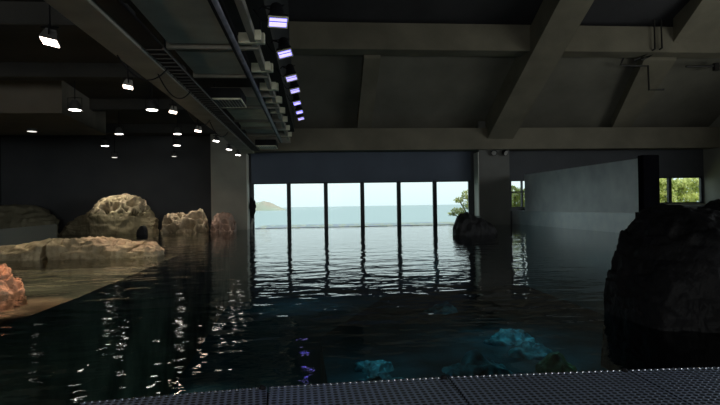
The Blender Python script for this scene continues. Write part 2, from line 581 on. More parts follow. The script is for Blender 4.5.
# ------------------------------------------------------------------ rocks
def rock(name, x0, x1, y0, y1, zt, m, label, seed, p=2.6, amp=0.16, freq=1.6, sub=5, zb=-0.5,
         pits=0.0, pfreq=2.0, pmask=None, taper=None, cracks=0.0, cat='rock', group=None):
    cx, cy = (x0 + x1) / 2, (y0 + y1) / 2
    sx, sy, sz = (x1 - x0) / 2, (y1 - y0) / 2, zt - zb
    bm = bmesh.new()
    bmesh.ops.create_icosphere(bm, subdivisions=sub, radius=1.0)
    off = Vector((seed * 13.7, seed * 5.1, seed * 7.3))
    ms = min(sx, sy, sz)
    for v in bm.verts:
        d = v.co.normalized()
        r = (abs(d.x) ** p + abs(d.y) ** p + abs(d.z) ** p) ** (-1 / p)
        q = d * r
        if q.z < 0:
            q.z *= 0.15
        w = Vector((q.x * sx, q.y * sy, q.z * sz))
        k = noise.fractal(w * freq / max(ms, .3) * 0.7 + off, 0.9, 2.1, 5)
        rg = 1 - abs(noise.noise(w * freq * 1.7 / max(ms, .3) + off * 1.3)) * 2
        nrm = Vector((d.x / sx, d.y / sy, d.z / sz)).normalized()
        w = w + nrm * ms * amp * (k * 1.2 + 0.35 * rg - 0.35)
        if cracks:
            c = noise.noise(Vector((w.x * 0.7, w.y * 0.7, w.z * 5)) * 1.4 + off)
            c = max(0.0, 1 - abs(c) * 9)
            w -= nrm * cracks * c
        if pits:
            mk = 1.0 if pmask is None else pmask(q)
            if mk > 0:
                ds, ps = noise.voronoi(Vector((w.x, w.y * 0.8, w.z * 1.35)) * pfreq + off)
                e = min(1.0, max(0.0, (ds[1] - ds[0] - 0.10) / 0.38))
                w -= nrm * pits * mk * (e * e * (3 - 2 * e))
        if taper:
            w.z *= taper(q.x)
        v.co = w
    o = link(name, bm, m, smooth=True)
    o.location = (cx, cy, zb)
    tag(o, label, cat, group)
    return o



def ledge_rock(name, prof, Yc, hy, m, label, seed, zb=-0.4, amp=0.08, freq=1.0, nu=150, nv=56, flat=0.6,
               pits=0.0, pfreq=1.8, pmask=None, cracks=0.0, steps=0.0, cat='rock', m2=None):
    """solid rock: a crest line in space with a rounded cross-section in front of and behind it"""
    pts = [at(px, py, Y=Yc) for px, py in prof]
    for p_ in pts:
        p_.z = max(p_.z, zb + 0.01)
    L = [0.0]
    for i in range(1, len(pts)):
        L.append(L[-1] + (pts[i] - pts[i - 1]).length)
    zt = max(p_.z for p_ in pts)
    cx = (pts[0].x + pts[-1].x) / 2
    off = Vector((seed * 13.7, seed * 5.1, seed * 7.3))
    bm = bmesh.new()
    rows = []
    hyf, hyb = (hy if isinstance(hy, tuple) else (hy, hy))
    for i in range(nu + 1):
        t = L[-1] * i / nu
        k = max(j for j in range(len(L)) if L[j] <= t + 1e-9)
        k = min(k, len(L) - 2)
        p_ = pts[k].lerp(pts[k + 1], (t - L[k]) / max(1e-6, L[k + 1] - L[k]))
        rel = (p_.z - zb) / (zt - zb)
        hs = 0.25 + 0.75 * math.sqrt(max(0, rel))
        row = []
        for j in range(nv + 1):
            th = math.pi * j / nv
            c, sn = math.cos(th), math.sin(th)
            cc = math.copysign(abs(c) ** 0.85, c)
            ss = sn ** flat
            ramp = 1.0
            if cc < 0:
                e_x = min(abs(p_.x - pts[0].x), abs(pts[-1].x - p_.x))
                ramp = min(1.0, e_x / (hyb * max(abs(pts[0].x), abs(pts[-1].x)) / Yc * 1.2 + 0.02))
            y = Yc - cc * (hyf if cc > 0 else hyb * ramp) * hs
            z = zb + (p_.z - zb) * ss
            w = Vector((p_.x, y, z))
            fade = min(1.0, rel * 3) * min(1, ss * 2 + .2)
            n_ = Vector(((p_.x - cx) * 0.25, -cc * 0.8, 0.25 + ss * 0.5)).normalized()
            q = w * freq + off
            kf = noise.fractal(q, 0.85, 2.1, 7)
            rg = (1 - abs(noise.noise(q * 1.9)) * 2.2)
            d = amp * (kf * 0.9 + 0.45 * rg - 0.5)
            if steps:
                sv = (w.z + 0.12 * noise.noise(q * .7)) / steps
                fr_ = sv - math.floor(sv)
                d += steps * 0.35 * (abs(fr_ - .5) * 2 - .5)
            if cracks:
                cr = noise.noise(Vector((w.x * 0.55, w.y * 0.4, w.z * 3.0)) * freq * 1.3 + off)
                d -= cracks * max(0.0, 1 - abs(cr) * 8)
            if pits:
                mk = 1.0 if pmask is None else pmask(w)
                if mk > 0:
                    wq = Vector((w.x, w.y * 0.9, w.z * 1.25)) * pfreq + off
                    wq = wq + Vector((noise.noise(wq), noise.noise(wq + Vector((5, 5, 5))), noise.noise(wq + Vector((9, 2, 7))))) * .35
                    ds, ps = noise.voronoi(wq)
                    e_ = min(1.0, max(0.0, (ds[1] - ds[0] - 0.10) / 0.20))
                    d -= pits * mk * (e_ * e_ * (3 - 2 * e_))
            w = w + n_ * d * fade
            row.append(bm.verts.new(w - Vector((cx, Yc, zb))))
        rows.append(row)
    for i in range(nu):
        for j in range(nv):
            bm.faces.new((rows[i][j], rows[i + 1][j], rows[i + 1][j + 1], rows[i][j + 1]))
    bm.faces.new(rows[0])
    bm.faces.new(rows[-1][::-1])
    for i in range(nu):
        bm.faces.new((rows[i][0], rows[i][nv], rows[i + 1][nv], rows[i + 1][0]))
    o = link(name, bm, m, smooth=True)
    o.location = (cx, Yc, zb)
    if m2 is not None:
        o.data.materials.append(m2)
        for f_ in o.data.polygons:
            if pmask(f_.center + o.location) > 0.35:
                f_.material_index = 1
    return tag(o, label, cat)


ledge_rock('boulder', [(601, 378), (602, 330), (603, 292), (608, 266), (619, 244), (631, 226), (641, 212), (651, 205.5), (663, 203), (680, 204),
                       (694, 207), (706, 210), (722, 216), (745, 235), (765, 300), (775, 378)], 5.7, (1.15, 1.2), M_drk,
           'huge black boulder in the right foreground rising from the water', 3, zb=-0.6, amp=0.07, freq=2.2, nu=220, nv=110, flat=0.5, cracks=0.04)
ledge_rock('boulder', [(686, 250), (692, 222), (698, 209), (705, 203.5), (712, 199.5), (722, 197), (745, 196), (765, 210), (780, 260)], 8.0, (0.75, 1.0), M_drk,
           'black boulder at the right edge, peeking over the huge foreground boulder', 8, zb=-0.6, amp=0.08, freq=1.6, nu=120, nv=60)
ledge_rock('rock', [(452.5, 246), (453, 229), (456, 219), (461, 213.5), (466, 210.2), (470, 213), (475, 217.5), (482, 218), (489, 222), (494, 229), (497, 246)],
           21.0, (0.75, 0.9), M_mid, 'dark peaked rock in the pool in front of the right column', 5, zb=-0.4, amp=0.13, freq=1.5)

XA = at(57.5, 250, Y=14.8).x
ledge_rock('rock', [(58.5, 268), (59, 252), (59.5, 238.5), (70, 236.2), (95, 236.8), (118, 239), (138, 240.2), (152, 242.5), (160, 245.5), (164.5, 250), (167, 268)],
           14.8, (0.95, 1.2), M_tan, 'long flat tan rock lying low in the shallow water', 11, zb=-0.3, amp=0.10, freq=1.5, nu=260, nv=70, flat=0.55,
           cracks=0.15, steps=0.16)
ledge_rock('rock', [(-90, 268), (-80, 250), (-30, 247), (0, 247), (20, 244.5), (38, 240.5), (52, 237), (56.6, 238), (57, 268)],
           14.8, (0.95, 1.2), M_tan, 'pale wedge of rock in front of the clear panel, left of the flat rock', 12, zb=-0.3, amp=0.08, freq=1.5,
           cracks=0.05, steps=0.14, nu=200)
ledge_rock('rock', [(-85, 310), (-72, 275), (-40, 265), (-10, 263.5), (4, 265.3), (13, 268.5), (21, 274.5), (25.5, 281), (27, 288), (28, 310)],
           8.75, (0.62, 0.8), M_org, 'rust orange rock at the left edge of the picture', 14, zb=-0.24, amp=0.10, freq=2.6, nu=200, nv=80,
           cracks=0.05, pits=0.07, pfreq=4.0, pmask=lambda w: 1.0 if w.x > -4.9 else 0.4)
hx0, hx1 = at(97, 205, Y=29).x, at(149, 205, Y=29).x
ledge_rock('rock', [(64, 246), (66, 228), (76, 218.5), (88, 212), (96, 207), (101, 200), (109, 195.5), (124, 194), (137, 194.3), (143, 198), (148, 207),
                    (154, 212), (158, 220), (160, 246)], 29.1, (1.6, 1.5), M_olive,
           'olive rock mound with a honeycomb weathered crest at the back left', 21, zb=-0.4, amp=0.16, freq=0.8, nu=300, nv=120, flat=0.75,
           cracks=0.06, pits=0.9, pfreq=1.7, m2=M_hon,
           pmask=lambda w: max(0.0, min(1.0, (w.z - 0.95) * 3)) * (1.0 if hx0 < w.x < hx1 else 0.0))
ledge_rock('rock', [(-9, 246), (-8, 214), (0, 207), (12, 204), (34, 205), (48, 211), (58, 219), (61, 246)], 29.2, (1.3, 1.4), M_grey,
           'dim rock bank along the back wall at far left', 23, zb=-0.4, amp=0.16, freq=0.8, cracks=0.08, steps=0.3)
ledge_rock('rock', [(161.5, 246), (162, 228), (165, 216), (170, 213), (175, 214.5), (181, 211), (186, 212.5), (192, 209), (197, 210), (201, 207.8), (205, 212), (208, 217), (210, 246)],
           28.5, (0.85, 1.0), M_hon, 'pitted brown rock with deep hollows beside the left column', 25, zb=-0.4, amp=0.14, freq=1.2, nu=220, nv=90,
           pits=0.6, pfreq=1.7, cracks=0.05)
ledge_rock('rock', [(211.5, 246), (212, 224), (213, 218), (217, 214), (224, 212.5), (230, 213), (234, 216.5), (236, 224), (238, 246)],
           28.4, (0.75, 0.9), M_hon2, 'low reddish pitted rock in front of the left column', 26, zb=-0.4, amp=0.14, freq=1.4, nu=160, nv=80,
           pits=0.4, pfreq=2.2)
ledge_rock('rock', [(137.5, 246), (138, 229), (140, 226), (143, 225), (146, 226), (147.5, 229), (148, 246)], 26.6, (0.3, 0.35), M_mid,
           'small round black stone at the foot of the olive mound', 28, zb=-0.3, amp=0.05, freq=2.0, nu=60, nv=30)

# underwater coral heads
for i, (px, py, s, mt, lab) in enumerate([
        (378, 368, 0.34, M_teal, 'teal coral head under water near the middle of the perforated edge'),
        (372, 352, 0.26, M_teal, 'small teal coral head behind the middle one'),
        (512, 326, 0.42, M_teal, 'bright teal coral head under water left of the huge boulder'),
        (478, 352, 0.46, M_teal, 'broad teal coral head in front of the bright one'),
        (536, 338, 0.36, M_teal, 'teal coral head right of the bright one'),
        (556, 354, 0.26, M_green, 'green coral head under water beside the huge boulder'),
        (440, 300, 0.40, M_teal, 'faint teal coral head farther out in the pool')]):
    c = at(px, py, z=-1.6)
    rock('coral', c.x - s * 1.5, c.x + s * 1.5, c.y - s, c.y + s, -1.72, mt, lab, 40 + i, p=2.0, amp=0.5, freq=0.9, sub=5,
         zb=-2.0, cat='coral', group='coral heads on the underwater ledge')
bm = bmesh.new()
e0 = [at(p[0], p[1], z=-2.0) for p in ((330, 400), (600, 400), (640, 330), (520, 285), (400, 288), (320, 340))]
hexa(bm, [(v.x, v.y, -4.0) for v in e0], [(v.x, v.y, -1.95) for v in e0])
struct('floor_reef', bm, mat('reef_stone', (0.02, 0.065, 0.085), 0.9, vscale=1.5, var=0.6, bump=0.3), 'dark underwater ledge carrying the coral heads', 'pool ledge')

# ------------------------------------------------------------------ clear panel at the left
M_acr, _a, _b, _c = mix_transparent('cloudy_acrylic', (0.75, 0.78, 0.76), 0.15, 1.2, 0.45, (0.50, 0.52, 0.46))
pq0, pq1 = at(-8, 229.8, z=0.65), at(57, 224, z=0.65)
nn = Vector((-(pq1 - pq0).y, (pq1 - pq0).x, 0)).normalized() * 0.05
bm = bmesh.new()
top_ = [pq0, pq1, pq1 + nn, pq0 + nn]
hexa(bm, [(v.x, v.y, -0.22) for v in top_], [tuple(v) for v in top_])
o = link('clear_panel', bm, M_acr)
tag(o, 'cloudy clear panel standing in the shallows at the left edge', 'panel')

# ------------------------------------------------------------------ perforated edge
m = bpy.data.materials.new('perforated_steel')
m.use_nodes = True
nt = m.node_tree
b = nt.nodes['Principled BSDF']
b.inputs['Metallic'].default_value = 0.55
b.inputs['Roughness'].default_value = 0.42
tc = nt.nodes.new('ShaderNodeTexCoord')
vo = nt.nodes.new('ShaderNodeTexVoronoi')
vo.inputs['Scale'].default_value = 24.0
vo.inputs['Randomness'].default_value = 0.0
rp = nt.nodes.new('ShaderNodeValToRGB')
rp.color_ramp.elements[0].position = 0.30
rp.color_ramp.elements[0].color = (0.012, 0.014, 0.02, 1)
rp.color_ramp.elements[1].position = 0.40
rp.color_ramp.elements[1].color = (0.40, 0.48, 0.66, 1)
nt.links.new(tc.outputs['UV'], vo.inputs['Vector'])
nt.links.new(vo.outputs['Distance'], rp.inputs['Fac'])
nt.links.new(rp.outputs['Color'], b.inputs['Base Color'])
bp = nt.nodes.new('ShaderNodeBump')
bp.inputs['Distance'].default_value = 0.01
nt.links.new(rp.outputs['Color'], bp.inputs['Height'])
nt.links.new(bp.outputs[0], b.inputs['Normal'])
M_perf = m
ZE = 0.07
cor = [at(p[0], p[1], z=ZE) for p in ((-130, 421), (80, 402.5), (268, 387), (448, 377), (628, 370), (810, 364.5))]
dirs = []
for i, c in enumerate(cor):
    a = cor[max(i - 1, 0)]
    b_ = cor[min(i + 1, len(cor) - 1)]
    t = (b_ - a).normalized()
    dirs.append(Vector((t.y, -t.x, 0)))
M_stud = mat('bright_stud', (0.65, 0.68, 0.75), 0.25, metal=0.8, var=0.05, bump=0.0)
labs = ['perforated steel plate at the far left end of the pool edge, mostly out of frame',
        'perforated steel plate of the pool edge below the lamp reflections',
        'perforated steel plate of the pool edge at the bottom centre',
        'perforated steel plate of the pool edge right of the centre',
        'perforated steel plate of the pool edge in front of the huge boulder']
WD = 0.8
for i in range(len(cor) - 1):
    a, b_ = cor[i], cor[i + 1]
    if b_.x < -1.4:
        continue
    t = (b_ - a).normalized()
    a2, b2 = a + t * 0.006, b_ - t * 0.006
    mid = (a + b_) / 2
    r = empty('perforated_plate', (mid.x, mid.y, 0.0))
    tag(r, labs[i], 'metal plate', group='perforated plates along the pool edge')
    bm = bmesh.new()
    q = [a2, b2, b2 + dirs[i + 1] * WD, a2 + dirs[i] * WD]
    up = [Vector((v.x - mid.x, v.y - mid.y, ZE)) for v in q]
    lo = [Vector((v.x, v.y, ZE - 0.012)) for v in up]
    hexa(bm, lo, up)
    # folded front lip
    l0, l1 = up[0], up[1]
    nn = Vector((-t.y, t.x, 0)) * 0.010
    hexa(bm, [l0 - Vector((0, 0, .16)), l1 - Vector((0, 0, .16)), l1 - Vector((0, 0, .16)) + nn, l0 - Vector((0, 0, .16)) + nn],
         [l0, l1, l1 + nn, l0 + nn])
    o = link('plate', bm, M_perf, r)
    uv = o.data.uv_layers.new(name='UVMap')
    for lp in o.data.loops:
        v = o.data.vertices[lp.vertex_index].co
        rel = Vector((v.x - l0.x, v.y - l0.y, 0))
        uv.data[lp.index].uv = (rel.dot(t), rel.dot(Vector((-t.y, t.x, 0))) + (v.z - ZE))
    L = (l1 - l0).length
    bm = bmesh.new()
    k = int(L / 0.042)
    for j in range(k):
        p = l0 + t * (0.02 + j * (L - 0.04) / max(1, k - 1)) - Vector((-t.y, t.x, 0)) * 0.012
        bmesh.ops.create_icosphere(bm, subdivisions=1, radius=0.0065, matrix=Matrix.Translation(p + Vector((0, 0, 0.002))))
    tag(link('edge_stud', bm, M_stud, r), 'row of bright studs along the lip', kind='stuff')
    bm = bmesh.new()
    lathe(bm, [(0.02, -0.01), (0.024, 0.004), (0.014, 0.018), (0.006, 0.02)], 10,
          Matrix.Translation(l1 + Vector((t.y, -t.x, 0)) * 0.02 - t * 0.03))
    link('bolt', bm, M_black, r)
# concrete sill carrying the plates
bm = bmesh.new()
lo = [(c.x, c.y - 0.06, -4.0) for c in cor] + [(cor[-1].x, 1.6, -4.0), (cor[0].x, 1.6, -4.0)]
hexa(bm, lo, [(x, y, ZE - 0.014) for (x, y, z) in lo])
struct('wall_edge', bm, M_black, 'dark tank rim under the perforated plates', 'tank rim')


# ------------------------------------------------------------------ lamps
def orient(nrm, roll_ref=Vector((0, 0, 1))):
    """matrix whose local -Z looks along nrm"""
    zax = -Vector(nrm).normalized()
    xax = Vector(roll_ref).cross(zax)
    if xax.length < 1e-3:
        xax = Vector((1, 0, 0))
    xax.normalize()
    yax = zax.cross(xax)
    return Matrix((xax, yax, zax)).transposed().to_4x4()


def spot(name, loc, nrm, energy, col, size=70, blend=0.6, rad=0.08):
    d = bpy.data.lights.new(name, 'SPOT')
    d.energy = energy
    d.color = col
    d.spot_size = math.radians(size)
    d.spot_blend = blend
    d.shadow_soft_size = rad
    o = bpy.data.objects.new(name, d)
    C.objects.link(o)
    o.matrix_world = Matrix.Translation(loc) @ orient(nrm)
    return o


def floodlight(c, nrm, w, h, top, label, lens, group, energy=0, col=(1, .85, .7), hm=None):
    r = empty('floodlight', c)
    tag(r, label, 'floodlight', group)
    mx = orient(nrm)
    hm = hm or M_house
    bm = bmesh.new()
    hexa(bm, [mx @ Vector(p) for p in ((-w / 2, -h / 2, 0), (w / 2, -h / 2, 0), (w / 2, h / 2, 0), (-w / 2, h / 2, 0))],
         [mx @ Vector(p) for p in ((-w * .32, -h * .34, h * .55), (w * .32, -h * .34, h * .55), (w * .32, h * .34, h * .55), (-w * .32, h * .34, h * .55))])
    for k in range(5):
        xx = -w * .26 + k * w * .13
        box(bm, xx - .006, xx + .006, -h * .3, h * .3, h * .5, h * .68, mx)
    link('housing', bm, hm, r)
    bm = bmesh.new()
    box(bm, -w * .45, w * .45, -h * .44, h * .44, -0.012, 0.002, mx)
    link('lens', bm, lens, r)
    # yoke and hanger up to the structure above
    bm = bmesh.new()
    for s in (-1, 1):
        a = mx @ Vector((s * (w / 2 + .015), 0, h * .25))
        tube(bm, [a, Vector((a.x * .6, a.y * .6, h * .9))], 0.012, 6)
    a = Vector((0, 0, h * .9))
    tube(bm, [Vector((-w * .32, 0, h * .9)), Vector((w * .32, 0, h * .9))], 0.014, 6)
    link('yoke', bm, M_black, r)
    bm = bmesh.new()
    tube(bm, [a, Vector((0, 0, max(h, top - c.z)))], 0.014, 6)
    link('hanger', bm, M_black, r)
    if energy:
        spot('floodlight_beam', c + Vector(nrm).normalized() * 0.05, nrm, energy, col)
    return r


GF = 'floodlights along the lighting gantry'
fl = [((50, 42), 0.38, 0.27, 9.2, M_warm, 'warm floodlight at the top left, nearest the camera'),
      ((128, 87), 0.30, 0.22, 12.2, M_warm, 'second floodlight from the camera along the gantry, with a grey housing'),
      ((173, 112), 0.30, 0.22, 15.2, M_warm, 'third floodlight from the camera along the gantry'),
      ((198, 131), 0.30, 0.24, 18.6, M_warm, 'fourth floodlight from the camera along the gantry'),
      ((216, 141), 0.30, 0.24, 21.4, M_white, 'fifth floodlight from the camera along the gantry'),
      ((229, 149.5), 0.30, 0.24, 24.2, M_white, 'sixth floodlight from the camera along the gantry'),
      ((238, 155), 0.30, 0.24, 26.6, M_white, 'farthest floodlight of the gantry, by the left column')]
for i, ((px, py), w, h, Y, lens, lab) in enumerate(fl):
    c = at(px, py, Y=Y)
    floodlight(c, Vector((-0.16, -0.05, -0.98)), w * 1.15, h, ZC, lab, lens, GF, 0, hm=M_house_l if i in (1, 2, 3) else M_house)


def downlight(c, r_, label, lens, top):
    r = empty('downlight', c)
    tag(r, label, 'ceiling spotlight', 'round spotlights under the low left ceiling')
    mx = Matrix.Rotation(math.radians(-2), 4, 'X')
    bm = bmesh.new()
    lathe(bm, [(r_, 0), (r_ * 1.02, 0.03), (r_ * .8, r_ * .9), (r_ * .45, r_ * 1.5), (r_ * .2, r_ * 1.6)], 20, mx)
    link('housing', bm, M_house, r)
    bm = bmesh.new()
    lathe(bm, [(r_ * .92, -0.004), (r_ * .92, 0.01)], 20, mx)
    link('lens', bm, lens, r)
    bm = bmesh.new()
    for s in (-1, 1):
        tube(bm, [(s * r_ * 1.06, 0, r_ * .4), (s * r_ * 1.06, 0, r_ * 1.9), (0, 0, r_ * 1.95)], 0.012, 6)
    link('yoke', bm, M_black, r)
    bm = bmesh.new()
    tube(bm, [(0, 0, r_ * 1.6), (0, 0, top - c.z)], 0.014, 6)
    link('hanger', bm, M_black, r)


for (px, py, Y, rr, lens, lab) in [
        (75, 110, 16.6, 0.22, M_white, 'round spotlight hanging under the low left ceiling, leftmost and nearest'),
        (152, 110, 16.6, 0.21, M_white, 'round spotlight just left of the third gantry floodlight'),
        (119, 134, 21.8, 0.19, M_white, 'small round spotlight in the middle of the low left ceiling'),
        (105, 146, 27.4, 0.22, M_white, 'round spotlight over the honeycomb rock crest'),
        (177.5, 134, 21.8, 0.19, M_white, 'round spotlight right of the middle one, above another spotlight'),
        (177, 145.5, 27.4, 0.22, M_white, 'round spotlight over the pitted brown rock'),
        (114.5, 157.5, 28.6, 0.17, M_dim, 'dim far round spotlight low over the back left wall'),
        (174, 156.5, 28.6, 0.15, M_dim, 'faint far round spotlight left of the left column'),
        (32, 131.5, 21.0, 0.2, M_dim, 'faint round spotlight under the brown boxed duct')]:
    downlight(at(px, py, Y=Y), rr * 0.86, lab, lens, ZC)

# lamps' light onto the rocks
for (src, tgt, e, col, sz) in [
        (at(50, 46, Y=9.2), at(5, 275, Y=8.6), 620, (1, .58, .40), 30),
        (at(128, 92, Y=12.2), at(110, 275, Y=11.5), 400, (1, .88, .66), 80),
        (at(75, 114, Y=16.6), at(70, 245, Y=14.8), 420, (1, .86, .62), 80),
        (at(152, 114, Y=16.6), at(150, 250, Y=14.8), 460, (1, .66, .52), 50),
        (at(119, 138, Y=21.8), at(122, 203, Y=28.4), 60, (1, .92, .72), 34),
        (at(105, 150, Y=27.4), at(118, 203, Y=28.4), 330, (1, .90, .70), 58),
        (at(177, 150, Y=27.4), at(185, 222, Y=28.0), 280, (1, .85, .70), 70),
        (at(177, 138, Y=21.8), at(215, 225, Y=27.8), 130, (1, .82, .72), 45)]:
    spot('rock_spot', src, tgt - src, e, col, sz)

# violet stage lights on the right-hand rail
stage = [((278, 22), 9.0, 0.33, M_blue, 'violet stage light nearest the camera, at the top of the row'),
         ((285, 53.5), 10.9, 0.30, M_blue, 'second violet stage light from the top of the row'),
         ((291.5, 78), 12.8, 0.28, M_lav, 'third stage light from the top, pale lavender'),
         ((295, 90.5), 14.4, 0.27, M_lav, 'fourth stage light from the top, pale lavender'),
         ((297, 103), 16.0, 0.24, M_blue, 'fifth stage light from the top, small and violet'),
         ((299.5, 112), 17.8, 0.24, M_blue, 'sixth stage light from the top, small and violet'),
         ((301, 118.5), 19.4, 0.24, M_lav, 'farthest stage light, lowest of the violet row')]
ZP = 4.43
for i, ((px, py), Y, w, lens, lab) in enumerate(stage):
    c = at(px, py, Y=Y)
    r = empty('stage_light', c)
    tag(r, lab, 'stage light', 'violet stage lights along the right rail of the gantry')
    nrm = Vector((0.10, -0.62, -0.78))
    mx = orient(nrm, Vector((-0.22 if i else 0.0, 0, 1)))
    bm = bmesh.new()
    hh = w * 0.62
    box(bm, -w / 2, w / 2, -hh / 2, hh / 2, 0.012, 0.10, mx, bevel=0.012)
    lathe(bm, [(w * .36, 0.09), (w * .40, 0.2), (w * .34, 0.42), (w * .2, 0.46)], 18, mx)
    link('housing', bm, M_black, r)
    bm = bmesh.new()
    fr_ = 0.022
    box(bm, -w / 2, w / 2, hh / 2 - fr_, hh / 2, -0.02, 0.014, mx)
    box(bm, -w / 2, w / 2, -hh / 2, -hh / 2 + fr_, -0.02, 0.014, mx)
    box(bm, -w / 2, -w / 2 + fr_, -hh / 2 + fr_, hh / 2 - fr_, -0.02, 0.014, mx)
    box(bm, w / 2 - fr_, w / 2, -hh / 2 + fr_, hh / 2 - fr_, -0.02, 0.014, mx)
    link('rim', bm, M_cream, r)
    for s in (-1, 1):
        bm = bmesh.new()
        box(bm, -w / 2 + fr_, w / 2 - fr_, min(s * .012, s * (hh / 2 - fr_)), max(s * .012, s * (hh / 2 - fr_)), -0.006, 0.012, mx, bevel=0.004)
        link('lens', bm, lens, r)
    bm = bmesh.new()
    tube(bm, [mx @ Vector((-w * .42, 0, .2)), Vector((-w * .8, .12, .30)), Vector((-w * .95, .12, max(.25, ZP - c.z)))], 0.016, 6)
    tube(bm, [mx @ Vector((w * .42, 0, .2)), Vector((w * .3, .2, .36)), Vector((-w * .8, .12, .30))], 0.014, 6)
    link('yoke', bm, M_black, r)
    bm = bmesh.new()
    P0, P1 = mx @ Vector((0, 0, .44)), Vector((-w * 1.3, 0.25, max(.3, ZP - c.z)))
    pts = [P0.lerp(P1, t) + Vector((0.0, 0, -0.22 * math.sin(math.pi * t))) for t in [k / 10 for k in range(11)]]
    tube(bm, pts, 0.009, 6)
    link('cord', bm, M_black, r)

# ------------------------------------------------------------------ lighting gantry
g = empty('lighting_gantry', (-2.5, 16, 4.0))
tag(g, 'long grey lighting gantry with panels hanging from the ceiling at left of centre', 'lighting gantry')
GX, GY, GZ = g.location


def gpart(name, x0, x1, y0, y1, z0, z1, m_, bevel=0.008, label=None):
    bm = bmesh.new()
    box(bm, x0 - GX, x1 - GX, y0 - GY, y1 - GY, z0 - GZ, z1 - GZ, bevel=bevel)
    o = link(name, bm, m_, g)
    if label:
        o['label'] = label
    return o


zb = 3.95
gpart('box_beam', -3.42, -2.86, 4.0, 27.3, zb, zb + 0.42, M_steel)
gpart('cable_tray', -2.84, -2.50, 4.0, 26.5, zb + 0.05, zb + 0.09, M_black, label='black cable tray beside the box beam')
bm = bmesh.new()
for k in range(60):
    yy = 9.5 + k * 0.28
    tube(bm, [(-2.86 - GX, yy - GY, zb + .035 - GZ), (-2.5 - GX, yy - GY, zb + .035 - GZ)], 0.012, 5)
for xx in (-2.86, -2.5):
    tube(bm, [(xx - GX, 9.4 - GY, zb + .035 - GZ), (xx - GX, 26.4 - GY, zb + .035 - GZ)], 0.014, 5)
o = link('tray_ladder', bm, M_house, g)
for (y0, y1, m_) in [(5.0, 10.6, M_panel), (11.15, 13.0, M_panel), (15.6, 17.0, M_panel), (17.7, 19.7, M_cream), (20.6, 21.5, M_cream), (22.4, 23.4, M_panel)]:
    gpart('deck_panel', -2.72, -1.52, y0, y1, ZP, ZP + 0.06, m_)
for y0 in (10.75, 13.1, 15.4, 17.2, 19.9, 21.8, 23.7, 26.5):
    gpart('cross_member', -2.8, -1.0, y0, y0 + 0.12, ZP - 0.05, ZP + 0.22, M_steel)
gpart('edge_rail', -1.14, -1.02, 5.0, 26.0, ZP - 0.02, ZP + 0.14, M_steel)
gpart('edge_beam', -1.5, -1.42, 4.0, 26.0, ZP - 0.12, ZP + 0.25, M_black)
bm = bmesh.new()
tube(bm, [(-1.42 - GX, 5 - GY, ZP - .07 - GZ), (-1.42 - GX, 26 - GY, ZP - .07 - GZ)], 0.055, 10)
link('edge_tube', bm, M_tube, g, smooth=True)
for Y in (10.4, 12.6, 14.6, 16.4, 18.2, 20.0, 22.2, 24.2):
    gpart('cross_arm', -1.36, -0.86, Y, Y + 0.14, ZP - 0.03, ZP + 0.17, M_cream, label='cream cross arm end')
    gpart('clamp', -1.02, -0.90, Y - 0.32, Y - 0.2, ZP - 0.07, ZP + 0.12, M_cream)
for Y in (6.0, 12.0, 18.0, 24.0):
    for xx in (-3.14, -1.08):
        bm = bmesh.new()
        tube(bm, [(xx - GX, Y - GY, (zb + .4 if xx < -2 else ZP + .1) - GZ), (xx - GX, Y - GY, ZC - GZ)], 0.025, 8)
        link('hanger', bm, M_black, g)

# grille boxes hanging in the gantry
m = bpy.data.materials.new('grille_mesh')
m.use_nodes = True
nt = m.node_tree
b = nt.nodes['Principled BSDF']
tc = nt.nodes.new('ShaderNodeTexCoord')
br = nt.nodes.new('ShaderNodeTexBrick')
br.offset = 0.0
br.inputs['Color1'].default_value = (0.015, 0.015, 0.015, 1)
br.inputs['Color2'].default_value = (0.03, 0.03, 0.03, 1)
br.inputs['Mortar'].default_value = (0.5, 0.5, 0.46, 1)
br.inputs['Scale'].default_value = 1.0
br.inputs['Mortar Size'].default_value = 0.012
br.inputs['Brick Width'].default_value = 0.085
br.inputs['Row Height'].default_value = 0.2
nt.links.new(tc.outputs['Object'], br.inputs['Vector'])
nt.links.new(br.outputs['Color'], b.inputs['Base Color'])
for (pa_, pb_, Y0, Y1, ht, lab) in [
        ((200, 99), (241, 99), 13.3, 14.5, 0.30, 'black box with a slatted underside in the middle of the gantry'),
        ((255, 146), (276, 146), 23.8, 25.1, 0.30, 'black box with a slatted underside at the far end of the gantry')]:
    a = at(*pa_, z=4.07)
    Y0, Y1 = a.y, a.y + Y1 - Y0
    b_ = at(*pb_, Y=Y0)
    r = empty('grille_box', ((a.x + b_.x) / 2, (Y0 + Y1) / 2, a.z))
    tag(r, lab, 'grille box', 'slatted black boxes in the gantry')
    w, l = (b_.x - a.x) / 2, (Y1 - Y0) / 2
    bm = bmesh.new()
    box(bm, -w, w, -l, l, 0.012, ht, bevel=0.02)
    link('body', bm, M_black, r)
    bm = bmesh.new()
    box(bm, -w * .96, w * .96, -l * .96, l * .96, 0.0, 0.014)
    link('grille', bm, m, r)
    bm = bmesh.new()
    for (x0, x1, y0, y1) in ((-w, w, -l, -l * .95), (-w, w, l * .95, l), (-w, -w * .95, -l, l), (w * .95, w, -l, l)):
        box(bm, x0, x1, y0, y1, -0.012, 0.03)
    link('grille_frame', bm, M_cream, r)

